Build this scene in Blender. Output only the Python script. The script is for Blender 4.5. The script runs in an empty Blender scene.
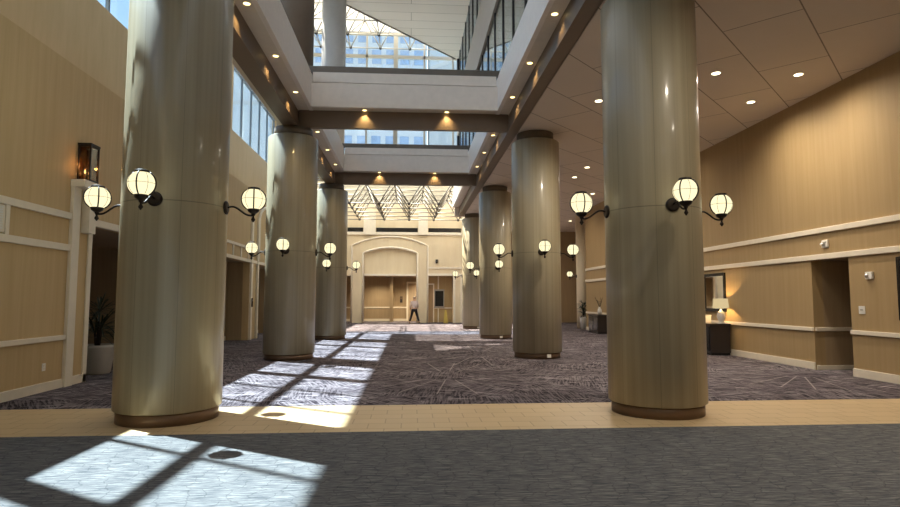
import bpy, bmesh, math, random
from mathutils import Vector, Matrix, Euler
random.seed(7)
PI = math.pi
scn = bpy.context.scene
COL = scn.collection

# ------------------------------------------------------------------ helpers
class MB:
    """collects simple shapes in one bmesh"""
    def __init__(s): s.bm = bmesh.new()
    def face(s, pts):
        return s.bm.faces.new([s.bm.verts.new(p) for p in pts])
    def box(s, x0, x1, y0, y1, z0, z1):
        if x0 > x1: x0, x1 = x1, x0
        if y0 > y1: y0, y1 = y1, y0
        if z0 > z1: z0, z1 = z1, z0
        v = [s.bm.verts.new(p) for p in ((x0,y0,z0),(x1,y0,z0),(x1,y1,z0),(x0,y1,z0),(x0,y0,z1),(x1,y0,z1),(x1,y1,z1),(x0,y1,z1))]
        for f in ((3,2,1,0),(4,5,6,7),(0,1,5,4),(1,2,6,5),(2,3,7,6),(3,0,4,7)):
            s.bm.faces.new([v[i] for i in f])
        return s
    def lathe(s, prof, n=48, c=(0,0,0), smooth=True, cap=True):
        rings = []
        for r, z in prof:
            rings.append([s.bm.verts.new((c[0]+r*math.cos(2*PI*i/n), c[1]+r*math.sin(2*PI*i/n), c[2]+z)) for i in range(n)])
        for a, b in zip(rings, rings[1:]):
            for i in range(n):
                f = s.bm.faces.new((a[i], a[(i+1) % n], b[(i+1) % n], b[i])); f.smooth = smooth
        if cap:
            s.bm.faces.new(list(reversed(rings[0]))); s.bm.faces.new(rings[-1])
        return s
    def tube(s, pts, r, n=8, closed=False, smooth=True):
        pts = [Vector(p) for p in pts]; m = len(pts); rs = r if isinstance(r, (list, tuple)) else [r]*m
        rings = []; prev = None
        for i, p in enumerate(pts):
            if closed: t = pts[(i+1) % m]-pts[i-1]
            else: t = pts[min(i+1, m-1)]-pts[max(i-1, 0)]
            t.normalize()
            if prev is None:
                a = Vector((0,0,1)) if abs(t.z) < .9 else Vector((1,0,0))
                u = t.cross(a).normalized()
            else:
                u = (prev-t*prev.dot(t)).normalized()
            prev = u; w = t.cross(u)
            rings.append([s.bm.verts.new(p+(u*math.cos(2*PI*k/n)+w*math.sin(2*PI*k/n))*rs[i]) for k in range(n)])
        for i in range(m if closed else m-1):
            a = rings[i]; b = rings[(i+1) % m]
            for k in range(n):
                f = s.bm.faces.new((a[k], a[(k+1) % n], b[(k+1) % n], b[k])); f.smooth = smooth
        if not closed:
            s.bm.faces.new(list(reversed(rings[0]))); s.bm.faces.new(rings[-1])
        return s
    def sphere(s, c, r, u=24, v=14, sz=1.0):
        n0 = len(s.bm.verts)
        res = bmesh.ops.create_uvsphere(s.bm, u_segments=u, v_segments=v, radius=r, matrix=Matrix.Translation(c) @ Matrix.Diagonal((1,1,sz,1)))
        for vv in res['verts']:
            for f in vv.link_faces: f.smooth = True
        return s
    def prism_y(s, poly, y0, y1):
        a = [s.bm.verts.new((x, y0, z)) for x, z in poly]; b = [s.bm.verts.new((x, y1, z)) for x, z in poly]
        n = len(poly)
        s.bm.faces.new(a); s.bm.faces.new(list(reversed(b)))
        for i in range(n): s.bm.faces.new((a[(i+1) % n], a[i], b[i], b[(i+1) % n]))
        return s
    def prism_z(s, poly, z0, z1):
        a = [s.bm.verts.new((x, y, z0)) for x, y in poly]; b = [s.bm.verts.new((x, y, z1)) for x, y in poly]
        n = len(poly)
        s.bm.faces.new(list(reversed(a))); s.bm.faces.new(b)
        for i in range(n): s.bm.faces.new((a[i], a[(i+1) % n], b[(i+1) % n], b[i]))
        return s
    def build(s, name, mat, parent=None, bevel=0, loc=None):
        bmesh.ops.recalc_face_normals(s.bm, faces=s.bm.faces[:])
        me = bpy.data.meshes.new(name); s.bm.to_mesh(me); s.bm.free()
        me.materials.append(mat)
        o = bpy.data.objects.new(name, me); COL.objects.link(o)
        if parent: o.parent = parent
        if loc: o.location = loc
        if bevel:
            b = o.modifiers.new('bevel', 'BEVEL'); b.width = bevel; b.segments = 2; b.limit_method = 'ANGLE'
        return o

def tag(o, label=None, cat=None, group=None, kind=None):
    if label: o['label'] = label
    if cat: o['category'] = cat
    if group: o['group'] = group
    if kind: o['kind'] = kind
    return o
def empty(name, loc, rz=0):
    o = bpy.data.objects.new(name, None); COL.objects.link(o)
    o.location = loc; o.rotation_euler = (0,0,rz); o.empty_display_size = .1
    return o
def struct(mb, name, mat, label=None, parent=None, bevel=0):
    o = mb.build(name, mat, parent, bevel)
    if parent is None: o['kind'] = 'structure'
    if label: o['label'] = label
    return o
def copy_tree(o, parent=None):
    c = o.copy(); COL.objects.link(c)
    if parent: c.parent = parent
    for ch in list(o.children): copy_tree(ch, c)
    return c

# ------------------------------------------------------------------ materials
def new_mat(name):
    m = bpy.data.materials.new(name); m.use_nodes = True
    nt = m.node_tree; b = nt.nodes['Principled BSDF']
    return m, nt, b
def N(nt, t, **k):
    n = nt.nodes.new(t)
    for a, v in k.items():
        if a in n.inputs.keys() if hasattr(n.inputs, 'keys') else False: n.inputs[a].default_value = v
        else: setattr(n, a, v)
    return n
def L(nt, a, b): nt.links.new(a, b)
def math_n(nt, op, a, b=None, clamp=False):
    n = nt.nodes.new('ShaderNodeMath'); n.operation = op; n.use_clamp = clamp
    for i, v in enumerate((a, b)):
        if v is None: continue
        if isinstance(v, (int, float)): n.inputs[i].default_value = v
        else: nt.links.new(v, n.inputs[i])
    return n.outputs[0]
def mixc(nt, fac, a, b):
    n = nt.nodes.new('ShaderNodeMix'); n.data_type = 'RGBA'
    for k, v in ((0, fac), (6, a), (7, b)):
        if isinstance(v, (int, float)): n.inputs[k].default_value = v
        elif isinstance(v, tuple): n.inputs[k].default_value = (*v, 1) if len(v) == 3 else v
        else: nt.links.new(v, n.inputs[k])
    return n.outputs[2]
def ramp(nt, fac, stops):
    r = nt.nodes.new('ShaderNodeValToRGB'); e = r.color_ramp.elements
    while len(e) < len(stops): e.new(.5)
    for i, (p, c) in enumerate(stops):
        e[i].position = p; e[i].color = (*c, 1) if len(c) == 3 else c
    nt.links.new(fac, r.inputs[0]); return r.outputs[0]
def coords(nt, scale=(1,1,1), rot=(0,0,0), loc=(0,0,0)):
    # world-space position, so a pattern stays fixed to the place
    g = nt.nodes.new('ShaderNodeNewGeometry'); mp = nt.nodes.new('ShaderNodeMapping')
    mp.inputs['Scale'].default_value = scale; mp.inputs['Rotation'].default_value = rot; mp.inputs['Location'].default_value = loc
    nt.links.new(g.outputs['Position'], mp.inputs[0]); return mp.outputs[0]
def noise(nt, vec, scale=5, detail=2, rough=.5):
    n = nt.nodes.new('ShaderNodeTexNoise'); n.inputs['Scale'].default_value = scale
    n.inputs['Detail'].default_value = detail; n.inputs['Roughness'].default_value = rough
    nt.links.new(vec, n.inputs['Vector']); return n.outputs['Fac']
def plain(name, c, rough=.5, metal=0, var=.08, scale=6, spec=.5):
    m, nt, b = new_mat(name)
    n = noise(nt, coords(nt), scale, 3)
    L(nt, mixc(nt, n, tuple(x*(1-var) for x in c), tuple(min(1, x*(1+var)) for x in c)), b.inputs['Base Color'])
    b.inputs['Roughness'].default_value = rough; b.inputs['Metallic'].default_value = metal
    b.inputs['Specular IOR Level'].default_value = spec
    return m
def streaky(name, c1, c2, sx=14, sz=.6, rough=.6, spec=.3, mott=.15):
    m, nt, b = new_mat(name)
    a = noise(nt, coords(nt, (sx, sx, sz)), 1, 4, .6)
    col = mixc(nt, ramp(nt, a, [(.3, (0,0,0)), (.7, (1,1,1))]), c1, c2)
    b2 = noise(nt, coords(nt, (.8,.8,.8)), 1, 2)
    col = mixc(nt, math_n(nt, 'MULTIPLY', b2, mott), col, tuple(x*.55 for x in c1))
    L(nt, col, b.inputs['Base Color']); b.inputs['Roughness'].default_value = rough
    b.inputs['Specular IOR Level'].default_value = spec
    return m
def emit(name, c, s):
    m = bpy.data.materials.new(name); m.use_nodes = True; nt = m.node_tree
    nt.nodes.remove(nt.nodes['Principled BSDF'])
    e = nt.nodes.new('ShaderNodeEmission'); e.inputs[0].default_value = (*c, 1); e.inputs[1].default_value = s
    L(nt, e.outputs[0], nt.nodes['Material Output'].inputs[0]); return m
def glass_mat(name, tint=(.9,.95,1), refl=.08, diff=0, tcol=(.95,.93,.88)):
    m = bpy.data.materials.new(name); m.use_nodes = True; nt = m.node_tree
    nt.nodes.remove(nt.nodes['Principled BSDF'])
    t = nt.nodes.new('ShaderNodeBsdfTransparent'); t.inputs[0].default_value = (*tint, 1)
    g = nt.nodes.new('ShaderNodeBsdfGlossy'); g.inputs['Roughness'].default_value = .02
    mx = nt.nodes.new('ShaderNodeMixShader')
    fr = nt.nodes.new('ShaderNodeFresnel'); fr.inputs[0].default_value = 1.45
    f = math_n(nt, 'ADD', math_n(nt, 'MULTIPLY', fr.outputs[0], .3), refl-.03, True)
    L(nt, f, mx.inputs[0]); L(nt, t.outputs[0], mx.inputs[1]); L(nt, g.outputs[0], mx.inputs[2])
    out = mx.outputs[0]
    if diff:
        tr = nt.nodes.new('ShaderNodeBsdfTranslucent'); tr.inputs[0].default_value = (*tcol, 1)
        m2 = nt.nodes.new('ShaderNodeMixShader'); m2.inputs[0].default_value = diff
        L(nt, out, m2.inputs[1]); L(nt, tr.outputs[0], m2.inputs[2]); out = m2.outputs[0]
    L(nt, out, nt.nodes['Material Output'].inputs[0]); return m

M = {}
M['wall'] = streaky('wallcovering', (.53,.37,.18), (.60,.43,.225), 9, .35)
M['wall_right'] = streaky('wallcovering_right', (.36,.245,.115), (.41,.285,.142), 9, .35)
M['wall_up'] = streaky('upper_plaster', (.62,.465,.25), (.68,.515,.295), 6, .8)
M['trim'] = plain('cream_trim_paint', (.76,.67,.53), .45)
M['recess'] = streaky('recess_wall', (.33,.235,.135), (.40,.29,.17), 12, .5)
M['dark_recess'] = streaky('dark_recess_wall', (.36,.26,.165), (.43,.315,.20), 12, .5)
M['far'] = streaky('far_wall_plaster', (.79,.67,.475), (.86,.75,.55), 3, .6)
M['far_trim'] = plain('far_trim_paint', (.90,.83,.70), .5)
M['ceil_up'] = streaky('upper_ceiling_boards', (.48,.40,.33), (.54,.46,.39), 1, 1)
M['soffit'] = plain('cream_soffit', (.72,.645,.54), .6)
M['fascia'] = plain('white_fascia_paint', (.83,.76,.69), .5)
M['beam'] = plain('brown_beam_paint', (.17,.12,.082), .5)
M['beam_low'] = plain('dark_beam_lip', (.115,.085,.062), .45)
M['rail'] = plain('dark_rail_metal', (.14,.12,.10), .4, .3)
M['plinth'] = plain('bronze_plinth', (.17,.105,.062), .4, .3)
M['neck'] = plain('brown_neck_paint', (.15,.115,.082), .5)
M['upcol'] = plain('white_column_paint', (.56,.55,.54), .5)
M['upcol_brown'] = plain('taupe_column_paint', (.22,.17,.13), .5)
M['iron'] = plain('wrought_iron', (.022,.014,.010), .45, .5)
M['truss'] = plain('truss_paint', (.55,.51,.42), .5)
M['truss_shaded'] = plain('shaded_canopy_truss', (.17,.15,.12), .5)  # truss paint darkened to stand for the unlit underside of the canopy frame
M['node'] = plain('truss_node', (.06,.05,.045), .5)
M['dark'] = plain('dark_wood', (.022,.016,.015), .35)
M['black'] = plain('black_lacquer', (.010,.009,.009), .25)
M['white'] = plain('white_plastic', (.75,.72,.66), .4)
M['ceramic'] = plain('white_ceramic', (.62,.58,.52), .25)
M['pot'] = plain('pale_planter', (.42,.38,.33), .4)
M['leaf'] = plain('dark_leaf', (.020,.032,.014), .45, 0, .4)
M['soil'] = plain('potting_soil', (.03,.02,.015), .9)
M['mull'] = plain('window_mullion', (.20,.23,.25), .5)
M['mull_dark'] = plain('black_mullion', (.02,.02,.022), .4)
M['steel'] = plain('brushed_steel', (.45,.43,.40), .35, .8)
M['glass'] = glass_mat('clear_glass', (.84,.94,1.0))
M['glass_dark'] = glass_mat('side_glass', (.45,.55,.62), .30)
M['canopy_glass'] = glass_mat('canopy_glass', (1,.97,.9), .03, .10, (.8,.77,.70))
M['sky_panel'] = glass_mat('sky_panel', (1,.97,.9), .05, .5, (.22,.21,.185))
M['frosted'] = glass_mat('fill_skylight_glass', (1,1,1), .04, 1.0, (.27,.272,.275))
M['globe'] = emit('opal_globe_glow', (1,.89,.53), 1.12)
M['lens'] = emit('downlight_lens', (1,.86,.55), 7)
M['lens_gold'] = emit('soffit_lens', (1,.74,.30), 4)
M['candle'] = emit('candle_glow', (1,.78,.42), 9)
M['lamp_shade'] = emit('lit_lamp_shade', (1,.78,.42), .6)
M['mirror'] = plain('mirror_silver', (.85,.85,.83), .03, 1, .0)
M['skin'] = plain('skin', (.55,.33,.24), .5)
M['shirt'] = plain('pale_shirt', (.62,.52,.50), .8)
M['trouser'] = plain('dark_trousers', (.012,.011,.014), .8)
M['hair'] = plain('fair_hair', (.42,.33,.24), .6)
M['art'] = plain('pale_print', (.55,.52,.47), .5, 0, .3, 3)
M['yellow'] = plain('yellow_stand', (.62,.46,.10), .5)
M['plug'] = plain('outlet_white', (.80,.76,.68), .4)

# column: painted metal panels with vertical streaks, a seam ring at lamp height
def col_mat():
    m, nt, b = new_mat('column_cladding')
    a = noise(nt, coords(nt, (8, 8, .10)), 1, 4, .6)
    c = mixc(nt, ramp(nt, a, [(.3, (0,0,0)), (.72, (1,1,1))]), (.285,.240,.155), (.400,.345,.235))
    g = nt.nodes.new('ShaderNodeNewGeometry'); sp = nt.nodes.new('ShaderNodeSeparateXYZ'); L(nt, g.outputs['Position'], sp.inputs[0])
    d = math_n(nt, 'ABSOLUTE', math_n(nt, 'SUBTRACT', sp.outputs[2], 2.87))
    c = mixc(nt, math_n(nt, 'MULTIPLY', math_n(nt, 'LESS_THAN', d, .007), .55), c, (.10,.08,.05))
    to = nt.nodes.new('ShaderNodeTexCoord'); so_ = nt.nodes.new('ShaderNodeSeparateXYZ'); L(nt, to.outputs['Object'], so_.inputs[0])
    an = math_n(nt, 'FRACT', math_n(nt, 'ADD', math_n(nt, 'MULTIPLY', math_n(nt, 'ARCTAN2', so_.outputs[1], so_.outputs[0]), 8/(2*PI)), 8.42))
    c = mixc(nt, math_n(nt, 'MULTIPLY', math_n(nt, 'LESS_THAN', an, .012), .5), c, (.12,.095,.06))
    L(nt, c, b.inputs['Base Color'])
    r = noise(nt, coords(nt, (5, 5, .3)), 1, 2)
    L(nt, math_n(nt, 'ADD', math_n(nt, 'MULTIPLY', r, .14), .36), b.inputs['Roughness'])
    b.inputs['Specular IOR Level'].default_value = .35
    b.inputs['Coat Weight'].default_value = .35; b.inputs['Coat Roughness'].default_value = .13
    return m
M['column'] = col_mat()

def ceiling_mat():
    m, nt, b = new_mat('ceiling_panels')
    br = nt.nodes.new('ShaderNodeTexBrick')
    v = coords(nt, (1,1,1), (0,0,-PI/4), (-11.83+2.4*5+1.2, -.40, 0))
    # rotated by -45 deg: x' = (x+y)/r2, y' = (y-x)/r2
    L(nt, v, br.inputs['Vector'])
    br.inputs['Scale'].default_value = 1; br.inputs['Brick Width'].default_value = 2.4; br.inputs['Row Height'].default_value = 1.25
    br.inputs['Mortar Size'].default_value = .012; br.inputs['Mortar Smooth'].default_value = .1
    br.inputs['Color1'].default_value = (.66,.575,.49,1); br.inputs['Color2'].default_value = (.70,.61,.52,1)
    br.inputs['Mortar'].default_value = (.20,.16,.12,1)
    n = noise(nt, coords(nt), 3, 4)
    L(nt, mixc(nt, math_n(nt, 'MULTIPLY', n, .25), br.outputs[0], (.56,.49,.42)), b.inputs['Base Color'])
    b.inputs['Roughness'].default_value = .7; b.inputs['Specular IOR Level'].default_value = .25
    return m
M['ceiling'] = ceiling_mat()

def carpet_mat():
    m, nt, b = new_mat('patterned_carpet')
    v = coords(nt)
    jit = nt.nodes.new('ShaderNodeTexNoise'); jit.inputs['Scale'].default_value = 1.4; jit.inputs['Detail'].default_value = 1; L(nt, v, jit.inputs['Vector'])
    vo = nt.nodes.new('ShaderNodeTexVoronoi'); vo.inputs['Scale'].default_value = .9; vo.voronoi_dimensions = '2D'
    L(nt, v, vo.inputs['Vector'])
    sc = nt.nodes.new('ShaderNodeSeparateColor'); L(nt, vo.outputs['Color'], sc.inputs[0])
    sp = nt.nodes.new('ShaderNodeSeparateXYZ'); L(nt, v, sp.inputs[0])
    def layer(angle_sock, fx, fy, stops):
        c = math_n(nt, 'COSINE', angle_sock); s = math_n(nt, 'SINE', angle_sock)
        u = math_n(nt, 'ADD', math_n(nt, 'MULTIPLY', sp.outputs[0], c), math_n(nt, 'MULTIPLY', sp.outputs[1], s))
        w = math_n(nt, 'SUBTRACT', math_n(nt, 'MULTIPLY', sp.outputs[1], c), math_n(nt, 'MULTIPLY', sp.outputs[0], s))
        cb = nt.nodes.new('ShaderNodeCombineXYZ')
        L(nt, math_n(nt, 'MULTIPLY', u, fx), cb.inputs[0]); L(nt, math_n(nt, 'MULTIPLY', w, fy), cb.inputs[1])
        return ramp(nt, noise(nt, cb.outputs[0], 1, 3, .65), stops)
    ang = math_n(nt, 'MULTIPLY', math_n(nt, 'SUBTRACT', sc.outputs[0], .5), 1.3)
    lines = layer(ang, 30, 1.7, [(.45, (0,0,0)), (.55, (1,1,1))])
    ang2 = math_n(nt, 'ADD', ang, 1.45)
    lines2 = layer(ang2, 26, 1.2, [(.55, (0,0,0)), (.61, (1,1,1))])
    big = ramp(nt, noise(nt, coords(nt, (.55,.9,1)), 1, 3), [(.35, (0,0,0)), (.68, (1,1,1))])
    c = mixc(nt, lines, (.014,.010,.015), (.165,.138,.148))
    c = mixc(nt, math_n(nt, 'MULTIPLY', lines2, .8), c, (.42,.37,.38))
    c = mixc(nt, math_n(nt, 'MULTIPLY', big, .55), c, (.022,.016,.020))
    # star bursts of pale rays woven into the carpet
    for (bx, by, R, k) in ((8.5, 12.3, 2.6, 30), (5.0, 12.4, 2.4, 22), (.8, 12.4, 2.4, 22), (2.0, 17.2, 3.0, 20), (-4.6, 12.6, 2.2, 22)):
        if R == 0: continue
        dx = math_n(nt, 'SUBTRACT', sp.outputs[0], bx); dy = math_n(nt, 'SUBTRACT', sp.outputs[1], by)
        at = math_n(nt, 'ARCTAN2', dy, dx)
        fr = math_n(nt, 'FRACT', math_n(nt, 'MULTIPLY', at, k/(2*PI)))
        dist = math_n(nt, 'SQRT', math_n(nt, 'ADD', math_n(nt, 'MULTIPLY', dx, dx), math_n(nt, 'MULTIPLY', dy, dy)))
        wdt = math_n(nt, 'DIVIDE', .024*k/(2*PI), math_n(nt, 'MAXIMUM', dist, .2))
        on = math_n(nt, 'MULTIPLY', math_n(nt, 'LESS_THAN', fr, wdt), math_n(nt, 'MULTIPLY', math_n(nt, 'LESS_THAN', dist, R), math_n(nt, 'GREATER_THAN', dist, R*.28)))
        c = mixc(nt, math_n(nt, 'MULTIPLY', on, .5), c, (.42,.37,.35))
    L(nt, c, b.inputs['Base Color']); b.inputs['Roughness'].default_value = .95; b.inputs['Specular IOR Level'].default_value = .1
    return m
M['carpet'] = carpet_mat()

def blue_carpet_mat():
    m, nt, b = new_mat('blue_grey_carpet')
    a = noise(nt, coords(nt, (4.5, 44, 1)), 1, 4, .7)
    c = ramp(nt, a, [(.34, (.050,.054,.061)), (.50, (.108,.108,.109)), (.66, (.21,.202,.190))])
    vo = nt.nodes.new('ShaderNodeTexVoronoi'); vo.feature = 'DISTANCE_TO_EDGE'; vo.voronoi_dimensions = '2D'; vo.inputs['Scale'].default_value = 5
    w = nt.nodes.new('ShaderNodeTexNoise'); w.inputs['Scale'].default_value = 9
    v = coords(nt); L(nt, v, w.inputs['Vector'])
    ad = nt.nodes.new('ShaderNodeVectorMath'); ad.operation = 'ADD'
    scl = nt.nodes.new('ShaderNodeVectorMath'); scl.operation = 'SCALE'; scl.inputs['Scale'].default_value = .12
    L(nt, w.outputs['Color'], scl.inputs[0]); L(nt, v, ad.inputs[0]); L(nt, scl.outputs[0], ad.inputs[1]); L(nt, ad.outputs[0], vo.inputs['Vector'])
    ed = ramp(nt, vo.outputs['Distance'], [(.0, (1,1,1)), (.045, (0,0,0))])
    c = mixc(nt, math_n(nt, 'MULTIPLY', ed, .5), c, (.028,.030,.034))
    L(nt, c, b.inputs['Base Color']); b.inputs['Roughness'].default_value = .95; b.inputs['Specular IOR Level'].default_value = .1
    return m
M['blue_carpet'] = blue_carpet_mat()

def stone_mat():
    m, nt, b = new_mat('beige_stone_tiles')
    br = nt.nodes.new('ShaderNodeTexBrick'); L(nt, coords(nt, (1,1,1), (0,0,0), (.1, .08, 0)), br.inputs['Vector'])
    br.inputs['Scale'].default_value = 1; br.inputs['Brick Width'].default_value = .42; br.inputs['Row Height'].default_value = .30
    br.inputs['Mortar Size'].default_value = .008
    br.inputs['Color1'].default_value = (.52,.375,.20,1); br.inputs['Color2'].default_value = (.56,.41,.225,1); br.inputs['Mortar'].default_value = (.34,.235,.12,1)
    n = noise(nt, coords(nt), 4, 4)
    L(nt, mixc(nt, math_n(nt, 'MULTIPLY', n, .3), br.outputs[0], (.48,.34,.18)), b.inputs['Base Color'])
    b.inputs['Roughness'].default_value = .45
    return m
M['stone'] = stone_mat()

def boards_mat():
    m, nt, b = new_mat('atrium_ceiling_boards')
    br = nt.nodes.new('ShaderNodeTexBrick'); L(nt, coords(nt), br.inputs['Vector'])
    br.inputs['Scale'].default_value = 1; br.inputs['Brick Width'].default_value = 9; br.inputs['Row Height'].default_value = .8; br.inputs['Mortar Size'].default_value = .012
    br.inputs['Color1'].default_value = (.78,.70,.63,1); br.inputs['Color2'].default_value = (.82,.74,.67,1); br.inputs['Mortar'].default_value = (.33,.27,.22,1)
    L(nt, br.outputs[0], b.inputs['Base Color']); b.inputs['Roughness'].default_value = .7
    return m
M['boards'] = boards_mat()

def facade_mat():
    return plain('pale_concrete_facade', (.62,.62,.60), .7)
M['facade'] = facade_mat()
M['facade_win'] = plain('blue_office_glass', (.30,.39,.52), .08, .0, .35, 1.2)
M['ground'] = plain('outside_paving', (.30,.29,.27), .9)

# ------------------------------------------------------------------ the plan (metres; camera stands at the origin, eye 1.6 m)
XL, XR, Y1, S, R = -3.25, 3.546, 8.27, 7.89, .675
WL, WR, CZ = -6.33, 9.234, 6.29
WU = -7.26                    # clerestory plane, set back above the left wall
Ys = [Y1+S*k for k in range(4)]
FAR = 39.83
UC = 15.0                     # upper ceiling height
BX0, BX1 = -3.095, 2.76       # inner faces of the side beams
FX0, FX1 = -2.68, 2.384      # inner faces of the balcony edges
SZ = 6.785                    # soffit height

# ------------------------------------------------------------------ floor
struct(MB().box(-12, 12, 9.03, 46, -.2, 0), 'floor', M['carpet'], 'dark plum carpet woven with pale streaks')
struct(MB().box(-12, 12, 7.26, 9.03, -.2, 0), 'floor_stone', M['stone'], 'band of beige stone tiles across the hall')
struct(MB().box(-12, 12, -9, 7.26, -.2, 0), 'floor_front', M['blue_carpet'], 'blue grey carpet in the foreground')

# ------------------------------------------------------------------ left wall
w = MB()
T = .25
for y0, y1, z0, z1 in ((-9, 11.98, 0, 6.0), (11.98, 17.6, 3.08, 6.0), (17.6, 20.1, 0, 6.0), (20.1, 23.5, 3.05, 6.0), (23.5, 24.75, 0, 6), (24.75, 28.4, 3.05, 6), (28.4, FAR, 0, 6.0)):
    w.box(WL-T, WL, y0, y1, z0, z1)
struct(w, 'wall_left', M['wall'], 'tan papered left wall below the ledge')
struct(MB().box(WU-.3, WL-T, -9, FAR, 5.9, 5.995).box(WU-.3, WU, -9, FAR, 6.0, 8.5).box(WU-.3, WU, -9, 32, 14.75, 16.55), 'wall_left_upper', M['wall_up'], 'paler upper left wall set back above the ledge')
# openings in the left wall
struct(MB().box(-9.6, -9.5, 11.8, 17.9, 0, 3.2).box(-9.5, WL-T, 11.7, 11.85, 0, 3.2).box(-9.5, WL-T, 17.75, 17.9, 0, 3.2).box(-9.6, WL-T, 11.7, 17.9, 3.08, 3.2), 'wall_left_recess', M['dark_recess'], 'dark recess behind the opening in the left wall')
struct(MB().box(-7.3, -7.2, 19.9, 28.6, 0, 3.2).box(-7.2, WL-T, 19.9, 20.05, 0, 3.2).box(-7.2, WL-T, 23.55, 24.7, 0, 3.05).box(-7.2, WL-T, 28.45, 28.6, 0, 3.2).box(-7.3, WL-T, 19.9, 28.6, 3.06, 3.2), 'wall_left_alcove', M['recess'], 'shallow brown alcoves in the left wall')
# trims
t = MB(); t.box(WL, WL+.05, -9, 11.22, 3.08, 3.20); t.box(WL, WL+.05, -9, 11.22, 2.49, 2.61); t.box(WL, WL+.05, 9.46, 9.55, 2.61, 3.08)
struct(t, 'trim_1', M['trim'], 'cream framing rails high on the left wall', bevel=.008)
struct(MB().box(WL, WL+.045, -9, 11.22, .86, .95), 'trim_2', M['trim'], 'cream chair rail on the left wall', bevel=.01)
struct(MB().box(WL, WL+.03, -9, 12.0, 0, .16), 'baseboard_left', M['trim'], 'cream baseboard along the left wall', bevel=.006)
t = MB(); t.box(WL, WL+.07, 11.22, 11.46, 0, 3.72); t.box(WL, WL+.03, 11.86, 12.0, 0, 3.16); t.box(WL-.02, WL+.07, 11.98, 17.6, 3.05, 3.19)
t.box(WL, WL+.26, 11.20, 11.90, 3.70, 3.84); t.box(WL, WL+.16, 11.60, 11.84, 2.87, 3.70)
struct(t, 'trim_3', M['trim'], 'cream pilaster and door surround beside the left opening', bevel=.008)
t = MB()
t.box(WL, WL+.05, 17.5, 28.5, 3.05, 3.17); t.box(WL, WL+.05, 17.5, 28.5, 3.56, 3.66)
for y in (18.3, 19.2, 20.2, 21.2, 22.2, 23.2): t.box(WL, WL+.04, y, y+.09, 3.17, 3.56)
t.box(WL, WL+.08, 23.55, 23.75, 0, 5.0); t.box(WL, WL+.08, 24.5, 24.68, 0, 5.0)
struct(t, 'trim_4', M['trim'], 'cream framing over the far alcoves of the left wall', bevel=.008)
struct(MB().box(-7.2, -7.17, 20.1, 23.5, 0, .16).box(-7.2, -7.17, 24.75, 28.4, 0, .16).box(WL, WL+.03, 17.6, 20.1, 0, .16), 'baseboard_left_alcove', M['trim'])
# arched moulding on the upper part of the left wall beyond the second column
pts = [(WL+.03, 24.7, 3.2)] + [(WL+.03, 26.6-1.9*math.cos(a), 4.9+.75*math.sin(a)) for a in [PI*i/16 for i in range(17)]] + [(WL+.03, 28.5, 3.2)]
struct(MB().tube(pts, .07, 8), 'trim_5', M['trim'], 'arched cream moulding on the left wall')

# ------------------------------------------------------------------ clerestory windows in the upper left wall
k = 0
PY = [.16-S+S*q for q in range(6)]
for i, y0 in enumerate(PY[:5]):
    a, b = y0+.17, y0+S-.17
    fr = MB()
    fr.box(WU-.18, WU-.10, a, b, 8.5, 8.58); fr.box(WU-.18, WU-.10, a, b, 14.67, 14.75); fr.box(WU-.19, WU-.09, a, b, 11.22, 11.55)
    n = 5
    for j in range(n+1):
        y = a+(b-a)*j/n; fr.box(WU-.18, WU-.10, y-.035, y+.035, 8.5, 14.75)
    wi = struct(fr, 'window_%d' % (i+1), M['mull'], 'tall clerestory window high in the left wall')
    struct(MB().box(WU-.145, WU-.135, a+.02, b-.02, 8.55, 14.70), 'glass', M['glass'], parent=wi)
p = MB()
for y in PY: p.box(WU-.24, WU-.05, y-.17, y+.17, 8.5, 14.75)
struct(p, 'wall_left_piers', M['wall_up'], 'piers between the clerestory windows')

# ------------------------------------------------------------------ right wall
w = MB()
for y0, y1, z0, z1 in ((-9, 11.67, 0, CZ), (11.67, 12.82, 2.48, CZ), (12.82, 30.1, 0, CZ)):
    w.box(WR, WR+.25, y0, y1, z0, z1)
w.box(WR+.25, 12, 29.85, 30.1, 0, CZ); w.box(11.75, 12, 30.1, FAR, 0, CZ)
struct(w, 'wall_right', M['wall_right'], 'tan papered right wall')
struct(MB().box(WR, 12, -9, 30.1, CZ, UC), 'wall_right_upper', M['wall_up'], 'upper wall behind the glazed gallery')
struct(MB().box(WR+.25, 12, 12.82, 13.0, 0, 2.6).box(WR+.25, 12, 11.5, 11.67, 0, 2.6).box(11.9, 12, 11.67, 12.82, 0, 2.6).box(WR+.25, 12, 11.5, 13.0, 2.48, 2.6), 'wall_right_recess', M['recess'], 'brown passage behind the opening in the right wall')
def right_trim(z0, z1, d, segs):
    m = MB()
    for a, b in segs: m.box(WR-d, WR, a, b, z0, z1)
    return m
struct(right_trim(3.08, 3.20, .05, ((-9, 30.1),)), 'trim_6', M['trim'], 'cream upper rail on the right wall', bevel=.01)
struct(right_trim(2.49, 2.61, .05, ((-9, 30.1),)), 'trim_7', M['trim'], 'cream lower rail on the right wall', bevel=.01)
struct(right_trim(.87, .96, .045, ((-9, 11.67), (12.82, 30.1))).box(WR+.02, 11.9, 12.78, 12.82, .87, .96), 'trim_8', M['trim'], 'cream chair rail on the right wall', bevel=.01)
struct(right_trim(0, .17, .03, ((-9, 11.67), (12.82, 30.1))).box(WR+.02, 11.9, 12.79, 12.82, 0, .10), 'baseboard_right', M['trim'], 'cream baseboard along the right wall', bevel=.006)
# pier with a half round column at the end of the right wall
struct(MB().lathe([(.34, 0), (.34, CZ)], 32, (9.6, 31.9, 0)), 'wall_right_pier', M['far'], 'slim round engaged column at the far end of the right aisle')

struct(MB().box(-12, 12, -9.3, -9, 0, UC), 'wall_back', M['wall'], 'tan wall behind the viewer')
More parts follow.
